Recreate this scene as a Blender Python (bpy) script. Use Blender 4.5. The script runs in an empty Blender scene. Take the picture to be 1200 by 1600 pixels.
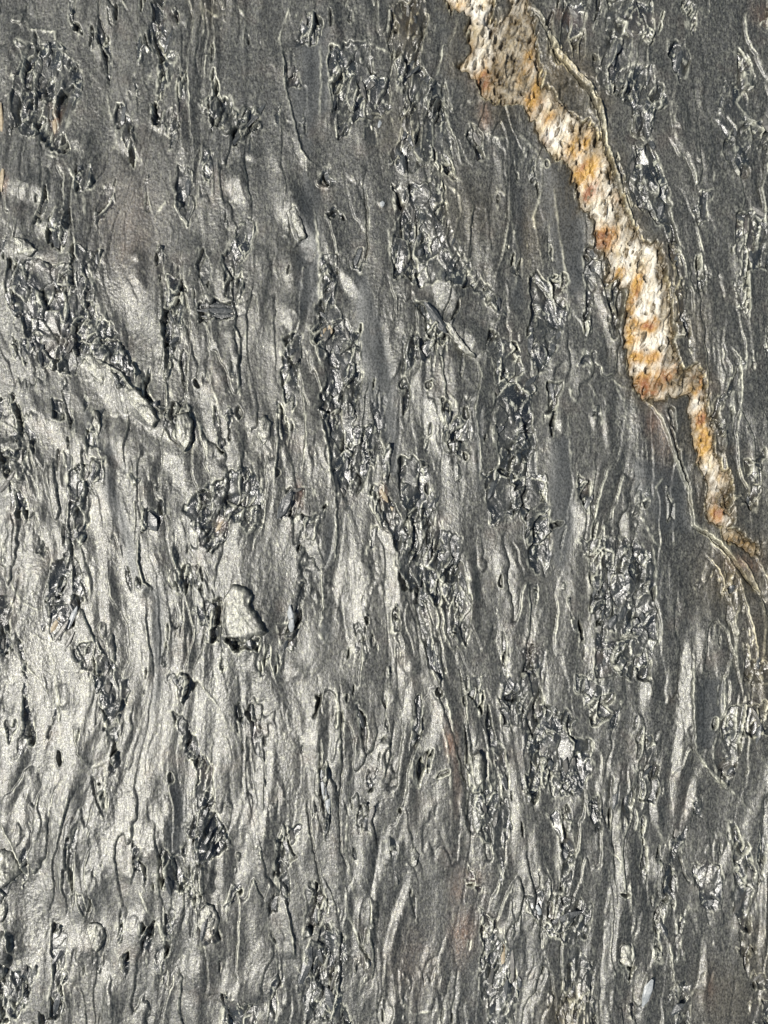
import bpy, math, random
import numpy as np
from mathutils import Vector, Euler

# ------------------------------------------------------------------ camera, sky, sun, exposure
S = 0.00075                       # metres per photograph pixel on the slab (the slab in view is 0.9 x 1.2 m)
sc = bpy.context.scene
cam_d = bpy.data.cameras.new("camera"); cam = bpy.data.objects.new("camera", cam_d)
sc.collection.objects.link(cam); sc.camera = cam
cam_d.lens = 30; cam_d.sensor_width = 36; cam_d.clip_start = 0.01; cam_d.clip_end = 200
CAM_H = 0.6 / math.tan(math.atan(18 / cam_d.lens))
cam.location = (0, 0, CAM_H)
cam.rotation_euler = (0, 0, 0)

SUN_DIR = Vector((-0.54, -0.16, 0.83)).normalized()       # towards the sun
sun_el = math.asin(SUN_DIR.z); sun_az = math.atan2(SUN_DIR.x, SUN_DIR.y)
world = bpy.data.worlds.new("World"); sc.world = world; world.use_nodes = True
wn = world.node_tree.nodes; wl = world.node_tree.links
bg = wn["Background"]; sky = wn.new("ShaderNodeTexSky"); sky.sky_type = 'NISHITA'; sky.sun_disc = False
sky.sun_elevation = sun_el; sky.sun_rotation = sun_az
wl.new(sky.outputs[0], bg.inputs[0]); bg.inputs[1].default_value = 0.055
sl = bpy.data.lights.new("sun", 'SUN'); sl.energy = 5.0; sl.angle = math.radians(0.5); sl.color = (1, 0.955, 0.885)
so = bpy.data.objects.new("sun", sl); sc.collection.objects.link(so)
so.rotation_euler = SUN_DIR.to_track_quat('Z', 'Y').to_euler(); so.location = SUN_DIR * 5
sc.view_settings.view_transform = 'Standard'; sc.view_settings.look = 'None'
sc.view_settings.exposure = 0.52; sc.view_settings.gamma = 1

# ------------------------------------------------------------------ noise
def hash2(ix, iy, seed):
    h = (ix.astype(np.int64) * 374761393 + iy.astype(np.int64) * 668265263 + seed * 974634777) & 0xFFFFFFFF
    h = ((h ^ (h >> 13)) * 1274126177) & 0xFFFFFFFF
    h = ((h ^ (h >> 16)) * 2246822519) & 0xFFFFFFFF
    return ((h ^ (h >> 15)) & 0xFFFFFF).astype(np.float32) / np.float32(0xFFFFFF)

def gn(x, y, ax, ay, seed):
    """gradient noise about -1..1 with cell size ax by ay"""
    x = x / ax; y = y / ay
    x0 = np.floor(x); y0 = np.floor(y); fx = (x - x0).astype(np.float32); fy = (y - y0).astype(np.float32)
    ux = fx * fx * fx * (fx * (fx * 6 - 15) + 10); uy = fy * fy * fy * (fy * (fy * 6 - 15) + 10)
    def g(dx, dy):
        a = hash2(x0 + dx, y0 + dy, seed) * 6.2831853
        return np.cos(a) * (fx - dx) + np.sin(a) * (fy - dy)
    a = g(0, 0); b = g(1, 0); c = g(0, 1); d = g(1, 1)
    return (a + (b - a) * ux + (c - a) * uy + (a - b - c + d) * ux * uy) * np.float32(1.5)

def fbm(x, y, ax, ay, seed, oct=3, gain=.5):
    s = 0; a = 1
    for i in range(oct):
        s = s + a * gn(x, y, ax, ay, seed + i * 17); ax /= 2.03; ay /= 2.03; a *= gain
    return s

def sst(a, b, x):          # smooth step; falls when a > b
    t = np.clip((x - a) / (b - a), 0, 1); return t * t * (3 - 2 * t)

def facets(x, y, ax, ay, seed, tilt):
    """voronoi cells, each a tilted plane; returns height and distance to the cell edge"""
    x = x / ax; y = y / ay
    x0 = np.floor(x); y0 = np.floor(y)
    best = np.full(x.shape, 9., np.float32); sec = best.copy(); h = np.zeros(x.shape, np.float32)
    for dy in (-1, 0, 1):
        for dx in (-1, 0, 1):
            cx = x0 + dx; cy = y0 + dy
            px = cx + hash2(cx, cy, seed); py = cy + hash2(cx, cy, seed + 1)
            d = (px - x) ** 2 + (py - y) ** 2
            pl = (hash2(cx, cy, seed + 2) - .5) + (x - px) * (hash2(cx, cy, seed + 3) - .5) * 2 * tilt + \
                 (y - py) * (hash2(cx, cy, seed + 4) - .5) * 2 * tilt
            m = d < best
            sec = np.where(m, best, np.minimum(sec, d)); h = np.where(m, pl, h); best = np.where(m, d, best)
    return h, np.sqrt(sec) - np.sqrt(best)

# ------------------------------------------------------------------ the grid, in photograph pixels
P = 1.3
def axis(n):
    core = np.arange(-28, n + 28 + P, P)
    ext = []; d = P; p = 0
    while p < 420: d *= 1.09; p += d; ext.append(p)
    ext = np.array(ext)
    return np.concatenate([core[0] - ext[::-1], core, core[-1] + ext]).astype(np.float32)
gx = axis(1200); gy = axis(1600)
NX, NY = len(gx), len(gy)
X, Y = np.meshgrid(gx, gy)
X = X.astype(np.float32); Y = Y.astype(np.float32)
i0 = int(np.searchsorted(gx, -28)); j0 = int(np.searchsorted(gy, -28))

TILES = {1: (0, 0, 3.), 2: (400, 0, 3.), 3: (800, 0, 3.), 4: (0, 530, 3.), 5: (400, 530, 3.), 6: (800, 530, 3.),
         7: (0, 1060, 2.9625), 8: (400, 1060, 2.9625), 9: (800, 1060, 2.9625), 0: (0, 0, 1.)}
def tp(t, x, y):
    ox, oy, s = TILES[t]; return ox + x / s, oy + y / s
def poly(t, flat):
    return [tp(t, flat[i], flat[i + 1]) for i in range(0, len(flat), 2)]

# ------------------------------------------------------------------ what the photograph shows, tile by tile
LEAN = [(150, 650, 240, 420, .13), (620, 950, 200, 300, .10), (330, 250, 200, 250, .06), (1000, 350, 260, 330, .20),
        (1080, 1230, 160, 260, -.16), (900, 1250, 130, 250, .05), (480, 1420, 130, 200, .20)]
ROUGH = [
(1, (60,200,120,200,250,190,330,310,390,340,390,420,330,520,320,640,340,740,260,720,180,650,90,620,60,500,50,380,100,260), 4),
(1, (320,0,360,0,350,80,400,180,330,110), 3), (1, (700,0,770,0,770,120,820,260,790,400,740,420,740,300,700,150), 4),
(1, (550,500,580,500,620,600,650,740,620,770,540,600), 4), (1, (940,480,1000,450,1070,480,1110,560,1060,590,980,570), 2),
(1, (1180,520,1215,510,1215,600,1130,680,1100,680,1100,600), 5), (1, (830,780,900,800,920,960,870,1060,820,980), 4),
(1, (220,1020,320,940,350,1040,310,1180,230,1130), 4),
(1, (30,1200,150,1230,330,1240,370,1150,480,1150,440,1350,450,1460,560,1560,500,1590,130,1590,40,1430), 4),
(1, (780,1300,870,1300,860,1560,810,1700,790,1880,765,1700,760,1500), 4), (1, (1100,1090,1190,1000,1220,1060,1120,1290,1120,1430,1050,1380,1050,1250), 3),
(1, (915,1440,990,1410,1110,1410,1110,1500,1000,1500,940,1480), 8), (1, (360,770,420,770,430,880,380,920,350,860), 3), (1, (700,480,770,520,780,640,720,600), 3),
(2, (200,100,260,50,300,130,300,200,200,230), 3), (2, (130,310,190,330,200,400,140,400), 4),
(2, (350,210,520,200,560,360,610,370,640,500,600,560,500,560,420,640,380,640,350,480), 5),
(2, (650,0,790,0,800,100,770,280,860,430,900,600,880,700,940,850,860,830,820,760,700,820,620,760,680,620,680,430,650,300), 3),
(2, (640,860,860,860,900,980,960,1180,1040,1290,1170,1470,1140,1480,1000,1360,860,1310,760,1330,650,1300,640,1140,660,980), 3),
(2, (300,800,350,790,400,850,340,880), 7), (2, (330,1010,380,990,420,1050,370,1040), 6),
(2, (310,1180,380,1180,380,1420,460,1560,460,1600,280,1600,270,1450,310,1380), 3), (2, (460,1260,520,1180,530,1200,490,1290), 4),
(2, (750,1420,800,1440,920,1600,880,1640,800,1560), 7), (2, (980,610,1020,620,1070,740,1040,740), 5), (2, (430,0,450,0,455,100,430,90), 3),
(3, (240,0,360,0,340,160,290,270,230,240), 3), (3, (450,0,540,0,600,30,660,0,650,200,560,180,540,310,500,430,400,400,380,250,440,180), 3),
(3, (740,200,820,180,840,280,790,370,750,280), 5), (3, (510,330,660,300,690,400,730,480,700,500,660,520,650,640,580,640,550,500,500,440), 2),
(3, (560,720,660,650,720,860,740,1000,790,1120,820,1300,820,1590,770,1590,760,1250,700,1060,560,980,530,860), 3),
(3, (1060,230,1140,290,1150,380,1100,470,1070,490,1050,400), 4), (3, (1020,600,1120,600,1110,700,1060,860,1030,800,990,720), 5),
(3, (880,880,940,880,900,1050,880,1080,850,990), 4), (3, (1040,1000,1240,960,1240,1260,1090,1270,1030,1150), 3),
(3, (80,1270,260,1290,270,1400,230,1590,150,1700,60,1590,90,1400), 4), (3, (350,1170,430,1140,400,1300,340,1590,330,1590), 3),
(3, (1040,1340,1110,1350,1110,1480,1050,1440), 3), (3, (460,1300,530,1290,530,1450,470,1590,450,1590), 6), (3, (1130,560,1230,560,1230,700,1130,700), 4), (3, (800,0,860,0,850,150,820,120), 3),
(4, (60,0,540,0,640,150,620,230,560,250,500,80,400,90,350,160,260,130,80,70), 3), (4, (230,290,300,300,310,380,270,370), 4), (4, (420,330,480,360,470,520,430,500), 4),
(4, (640,150,700,270,780,330,720,390,690,300), 6), (4, (790,310,890,320,910,430,870,510,820,480,770,400), 5), (4, (0,530,130,520,130,620,60,640,0,620), 3),
(4, (430,560,490,560,500,680,430,700), 2), (4, (680,810,780,750,800,800,760,880,690,880), 3),
(4, (850,790,950,690,1060,650,1150,610,1230,640,1230,900,1150,900,1060,830,1060,920,1000,1000,920,960,920,880), 3),
(4, (820,1160,860,1070,920,1070,900,1150,860,1200), 3), (4, (230,1060,340,1020,400,1060,410,1170,340,1340,270,1410,220,1410,220,1330,280,1240,230,1130), 3),
(4, (900,1270,1030,1200,1050,1350,1040,1440,970,1430,960,1340), 4), (4, (1050,1400,1210,1400,1210,1470,1080,1450), 7), (4, (-20,1200,50,1220,40,1480,-20,1500), 4),
(4, (350,1450,450,1400,560,1590,420,1590), 3), (4, (300,500,350,550,340,600,420,600,440,700,410,900,340,1000,320,900,320,700), 2), (4, (600,640,650,650,640,710), 4),
(5, (130,0,210,0,200,230,160,300,130,320,110,150), 5), (5, (250,-40,490,-40,480,220,450,420,540,420,590,480,540,620,490,720,430,800,370,700,350,500,280,330,330,200), 3),
(5, (700,0,860,0,840,80,760,100,700,180), 4), (5, (690,210,730,210,710,280), 7), (5, (860,310,910,330,900,400,990,330,1000,440,960,560,870,480), 4),
(5, (1120,0,1210,30,1300,200,1310,640,1150,640,1120,480,1110,300), 3),
(5, (670,540,800,580,850,780,880,900,970,930,980,1100,990,1390,900,1380,870,1250,740,1180,690,1180,660,1020,720,900,670,760), 3),
(5, (130,800,150,700,260,700,180,850), 5), (5, (520,720,600,700,720,900,740,1020,680,1010,620,880), 3), (5, (200,820,320,780,280,930,240,930), 2),
(5, (520,1000,560,880,560,1000), 4), (5, (740,1180,800,1180,830,1420,890,1560,850,1620,790,1500,760,1350), 2), (5, (640,1290,660,1240,690,1370,650,1370), 6),
(5, (1060,640,1200,620,1330,640,1200,830,1120,870,1090,780), 4), (5, (920,1380,1010,1370,990,1450,970,1440), 3), (5, (100,1330,190,1330,170,1440,130,1440), 3),
(6, (60,0,160,0,150,130,120,180,100,100), 4), (6, (170,180,240,190,200,330,150,390,170,280), 5),
(6, (20,660,160,640,170,800,190,880,160,1100,90,1090,50,860), 3), (6, (300,950,500,930,640,980,670,1130,660,1250,690,1400,650,1480,580,1430,500,1360,400,1360,360,1240,380,1050), 3),
(6, (270,1220,340,1380,340,1500,280,1330), 4), (6, (400,1400,480,1400,630,1450,640,1590,400,1590), 3), (6, (1070,100,1060,180,1020,290,960,370,940,370,1000,260,1020,170), 5),
(6, (960,380,1010,370,1010,450,960,440), 2), (6, (1090,560,1180,520,1170,650,1140,810,1040,740,1110,700), 2), (6, (320,640,380,680,380,820,310,760), 2),
(6, (1010,1150,1050,1160,1040,1280,1000,1380), 4), (6, (60,1440,160,1440,150,1600,50,1600), 3), (6, (340,60,390,60,370,130,330,140), 5), (6, (1090,1500,1230,1500,1230,1600,1080,1600), 3), (6, (380,310,410,310,400,370,370,370), 3),
(7, (430,0,600,0,600,60,560,160,550,210,500,230,460,80), 2), (7, (770,0,920,0,850,100,810,50), 2), (7, (480,240,550,250,540,420,500,470,490,600,520,300), 3),
(7, (800,170,860,190,950,360,980,430,980,600,910,600,900,430,850,320), 3), (7, (900,600,960,600,1050,700,1050,770,940,890,900,800,860,730), 3), (7, (-20,800,50,800,100,900,60,930,0,1050), 4),
(7, (750,800,850,780,860,900,880,980,760,990,730,900), 3), (7, (650,1120,720,1130,700,1250,660,1250), 4), (7, (620,680,660,760,650,850,620,860), 4), (7, (1070,950,1110,960,1060,1080,1040,1050), 4),
(7, (-20,1310,60,1330,160,1340,150,1440,100,1560,-20,1600), 4), (7, (240,1140,300,1170,310,1400,270,1580,200,1620,240,1400), 3), (7, (1030,1470,1110,1480,1185,1520,1185,1620,1040,1620), 4),
(7, (770,1090,810,1110,790,1200,760,1180), 6), (7, (930,1060,1010,1050,1010,1200,940,1230), 1),
(8, (460,130,490,140,520,260,520,400,480,260), 5), (8, (510,390,530,400,520,510,500,490), 4), (8, (490,620,560,560,530,680,490,700), 2), (8, (720,100,780,80,760,200,740,420,720,480,730,250), 4),
(8, (740,400,800,320,810,345,740,500), 7), (8, (80,740,160,680,220,680,150,800,170,1000,150,1060,110,1020,90,880), 3), (8, (240,920,290,930,330,1080,230,1220,230,1000), 2),
(8, (300,1180,330,1120,400,1180,420,1300,380,1400,400,1520,470,1620,370,1620,230,1550,180,1390,230,1280), 3), (8, (980,500,1100,470,1130,600,1180,680,1150,790,1090,780,980,700), 3),
(8, (1110,280,1160,320,1160,480,1130,530), 3), (8, (1010,940,1060,960,1010,1040), 5), (8, (1040,1080,1110,1110,1160,1200,1185,1250,1185,1620,1080,1620,1040,1400), 3), (8, (40,1080,110,990,110,1100,60,1120), 4),
(8, (690,1440,720,1400,700,1500,680,1500), 6), (8, (290,380,330,390,350,600,330,760,310,700), 2), (8, (960,0,1050,0,1050,150,1020,180,970,60), 3),
(9, (-40,0,130,0,160,120,260,120,300,180,240,260,100,260,-40,200), 3), (9, (290,0,480,0,470,100,380,160,310,80), 3), (9, (80,280,200,260,370,300,380,380,320,560,250,560,160,480,80,580,60,570,70,400), 4),
(9, (450,230,500,130,500,230), 4), (9, (600,280,640,260,680,400,690,480,660,560,600,560), 4), (9, (490,540,560,510,560,590,500,690), 4), (9, (160,620,260,590,290,800,280,960,220,980,220,760), 3),
(9, (70,1000,120,960,300,1000,370,1040,350,1200,260,1240,110,1120), 4), (9, (740,740,820,680,760,850,730,850), 4), (9, (1020,670,1060,690,1110,900,1110,1160,1050,1170,1020,1060), 5),
(9, (930,300,1000,150,1240,100,1240,260,1060,260,1000,490,950,490,940,380), 4), (9, (840,850,960,850,970,1050,880,1080,850,1000), 3), (9, (670,1060,720,1000,690,1300,650,1320), 3),
(9, (760,1100,820,1080,780,1200,800,1290,740,1320), 3), (9, (490,1320,570,1340,540,1370), 7), (9, (530,1490,600,1500,580,1560,540,1560), 5), (9, (260,1240,330,1280,380,1340,340,1500,280,1620,220,1620,240,1400), 3),
(9, (760,1400,820,1400,830,1620,740,1620), 3), (9, (1040,1240,1130,1230,1120,1300), 4), (9, (1120,1360,1240,1370,1240,1450,1110,1440), 5), (9, (1100,1500,1240,1490,1240,1620,1080,1620), 3), (9, (-60,1250,40,1400,30,1500,-60,1480), 2), (9, (340,560,400,560,400,700,370,680), 2),
]
SMOOTH = [(2, (200,230,340,100,350,200,340,520,270,640,260,740,220,720,170,560,150,400,210,400)), (2, (220,800,310,900,300,1400,200,1500,190,1250)),
(0, (552,430,572,430,600,520,620,620,624,745,605,745,600,690,572,600,560,560)), (4, (500,560,530,640,620,900,650,1100,720,1180,690,1180,600,1100,560,900,480,700)),
(0, (237,920,253,912,260,950,258,1010,250,1090,238,1130,236,1060,238,980)), (0, (850,230,890,280,905,330,930,400,900,480,870,430,850,330)),
(6, (180,480,270,460,290,600,290,900,260,1100,190,1050,190,880,170,700)), (0, (1018,885,1030,890,1030,940,1020,945)), (9, (850,0,1000,0,960,200,920,320,840,300)),
(7, (780,650,860,700,830,900,790,900,780,750)), (7, (790,470,860,560,880,670,820,700)), (5, (330,800,360,850,360,1040,320,1060)), (5, (290,1310,345,1320,350,1400,325,1440,295,1400)),
(6, (560,560,820,600,840,900,700,900,620,780,560,700)), 
(0, (805,300,815,300,820,470,812,490,800,480)), (5, (1010,380,1060,320,1060,700,1040,720)), (0, (120,620,180,700,200,740,170,720,140,690))]
VEIN = [(0, (1030,592,1052,582,1070,580,1086,566,1100,585,1100,630,1082,640,1074,618,1050,622)),(0, (1040,560,1050,545,1062,575,1078,590,1090,572,1092,600,1080,612,1066,600,1058,612,1046,612)),
(0, (768,20,776,40,800,30,822,60,838,100,842,150,850,185,830,178,812,160,790,158,776,150,770,100)),
(0, (700,-30,768,-30,770,60,776,95,786,150,770,156,755,146,745,131,735,116,716,106,720,95,735,85,733,55,733,22,703,18)),
(0, (800,-30,815,-30,830,30,838,60,842,100,848,130,865,152,882,168,905,183,930,200,945,235,955,262,966,292,976,330,990,350,1000,374,1016,380,1030,386,1040,420,1046,470,1050,510,1056,560,1060,590,1050,606,1036,622,1015,620,995,606,981,580,975,540,978,500,981,455,966,440,953,435,950,400,940,386,934,370,925,336,905,325,900,300,890,262,860,236,845,206,825,170,812,146,802,100)),
(0, (1085,568,1100,580,1106,610,1112,650,1116,690,1121,715,1136,745,1141,762,1136,770,1142,792,1146,822,1125,827,1107,815,1103,795,1108,762,1092,722,1082,672,1076,640,1080,600)),
(0, (1130,830,1150,832,1168,840,1190,852,1188,866,1168,860,1150,854,1134,842))]
VPITS = [(757,52,5,7,.4,9),(743,101,4,9,.3,10),(757,100,2.5,6,0,8),(779,117,3,6,.5,9),(801,88,3,5,.3,8),(831,62,3,4,0,8),(829,90,3,5,0,7),(819,147,4,4,0,8),(836,147,2.5,5,0,7),(843,128,3,3,0,6),
(908,203,2,7,0,8),(916,220,2,8,.1,8),(908,228,2,7,.1,8),(951,275,4,7,0,6),(960,315,4,10,0,8),(973,443,7,10,.3,10),(970,470,6,22,.1,9),(1013,578,6,7,.5,9),(990,590,3,4,0,6),(905,300,4,9,0,8),(1008,610,4,8,.3,8),(1045,590,5,7,.3,6),(1096,625,4,8,.2,7),(1096,588,6,4,0,6),(1032,545,2.5,5,0,6),(1035,445,3,12,0,6),(1030,400,4,14,0,5),(1108,800,5,14,0,6),(755,12,3,6,0,6),(733,60,3,6,0,6),(775,60,3,7,0,6),(1115,782,7,6,0,5),(1130,790,6,4,0,5)]
STAIN = [(870,120,34,60,1),(960,300,14,60,.8),(1058,480,10,60,.8),(1050,420,12,40,.7),(805,100,40,70,.9),(800,60,30,60,.8),(905,120,30,50,.8),(935,165,20,30,.7),(1150,900,60,60,.8),(1190,1010,30,120,.6),(880,300,30,90,.35),(640,40,25,50,.7),(735,330,60,60,.35),(620,200,40,40,.3),(1090,520,25,60,.4),(1170,860,50,40,.6),(775,175,40,30,.6),(830,370,20,60,.5),(330,20,30,25,.4),(1140,1560,60,60,.4),(880,1590,40,50,.5),(1180,1500,30,60,.4),(620,30,12,40,.5),(1170,780,40,60,.3)]
RUST = [(86,185,8,22,1),(757,183,9,24,.7),(8,290,6,16,.8),(705,1160,9,26,.9),(712,1200,7,60,.45),(722,1460,18,40,.5),(715,1385,14,30,.35),(600,772,6,12,.8),(1020,655,12,26,.6),(1035,690,16,40,.3),(760,130,20,20,.5),(740,1370,20,20,.3),(470,770,5,20,.6),(345,820,8,12,.5),(1165,880,25,12,.5),(880,25,25,14,.3),(200,350,50,90,.15),(1190,20,18,20,.4),(505,285,6,10,.3),(1110,1540,8,30,.3),(640,1500,40,60,.15)]
BRIGHT = [(1,130,910,60,50,0,.8),(1,240,1090,45,45,0,.7),(1,130,1190,50,30,0,.9),(1,600,690,30,60,.3,.9),(1,750,600,30,30,.3,.8),(1,250,1500,60,40,0,.6),(1,640,1210,20,20,0,.8),(1,620,1400,45,140,0,.5),(1,1110,900,30,60,0,.7),(1,1170,740,30,20,0,.7),(1,360,680,20,30,0,.7),(1,330,1300,60,70,0,.4),
(2,190,1050,45,110,.25,1.2),(2,165,1500,40,60,0,1),(2,585,960,15,12,0,.8),(2,700,1230,40,40,0,.7),(2,890,1400,70,90,.3,.5),(2,430,1330,30,50,.3,.7),
(3,640,330,40,30,0,.6),(3,620,570,30,60,0,.6),(3,690,1010,40,30,0,.6),(3,1095,1420,20,60,0,.8),
(4,470,120,80,80,.3,1),(4,600,300,90,90,.6,1.3),(4,700,380,60,40,.4,1.2),(4,800,450,60,30,.3,.8),(4,150,380,80,60,0,.8),(4,60,680,90,60,0,.9),(4,30,900,60,150,0,1),(4,350,500,60,60,0,.6),(4,810,580,50,50,0,.7),(4,930,470,20,60,.1,1),(4,620,690,20,40,0,.6),(4,250,930,50,80,.2,.7),(4,330,840,30,40,0,.7),(4,700,1060,50,70,0,1.1),(4,640,1300,60,150,0,.9),(4,500,1300,20,160,0,.8),(4,1110,1290,90,110,0,1.4),(4,1100,940,50,80,0,.9),(4,400,1440,50,40,0,.7),(4,330,1530,60,50,0,.6),(4,560,500,20,60,0,.7),
(5,20,470,50,60,0,1.3),(5,280,1000,50,130,.1,1),(5,450,1150,110,150,0,.7),(5,820,380,50,100,0,.7),(5,20,1340,50,40,0,1),(5,990,20,50,60,.4,1),(5,700,1530,40,40,0,.8),(5,160,1560,40,30,0,.8),(5,980,1230,30,70,0,.8),(5,1000,1120,20,80,0,.8),
(6,380,390,15,30,0,.8),(6,440,440,15,60,0,.6),(6,530,870,20,60,0,.6),(6,870,1530,20,80,0,.9),(6,820,1500,20,80,0,.9),(6,220,400,20,30,0,.7),
(7,60,200,60,200,0,1.1),(7,20,400,30,200,0,1.1),(7,150,600,100,150,-.2,.7),(7,450,850,50,100,-.15,1.2),(7,440,1180,50,60,0,1.2),(7,30,850,50,60,0,1.1),(7,15,1230,22,60,0,2),(7,620,1120,40,60,0,.8),(7,980,1130,40,100,0,.7),(7,700,730,40,80,-.2,.9),(7,1060,1400,40,80,.1,.8),(7,290,500,50,60,0,.9),(7,500,1400,30,120,.1,.8),(7,600,600,150,150,0,.5),(7,880,1330,60,60,0,.6),(7,260,1250,120,150,0,.4),
(8,20,560,45,200,0,1.1),(8,260,260,30,100,0,1),(8,360,270,25,60,0,.9),(8,1020,430,40,90,0,1.4),(8,600,790,40,50,0,.9),(8,660,770,12,40,-.15,.8),(8,660,1080,20,100,-.2,1.1),(8,620,1530,22,80,0,1),(8,80,1530,50,40,0,.9),(8,550,980,15,150,-.1,.7),(8,620,90,20,30,0,.7),(8,790,320,40,80,0,.7),
(9,620,50,30,60,0,.9),(9,800,150,36,150,-.05,.8),(9,760,400,26,130,-.05,.6),(9,830,550,20,80,-.2,1),(9,660,620,20,50,.2,.9),(9,480,500,20,40,0,.8),(9,450,1230,30,110,0,1.2),(9,530,1270,30,40,0,.8),(9,885,1350,15,80,0,1.3),(9,400,500,20,30,0,.7),(9,120,570,20,30,0,.8),(9,650,880,60,50,0,.7),(9,240,1570,30,60,0,.8),(9,1165,950,10,150,0,.8)]
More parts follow.
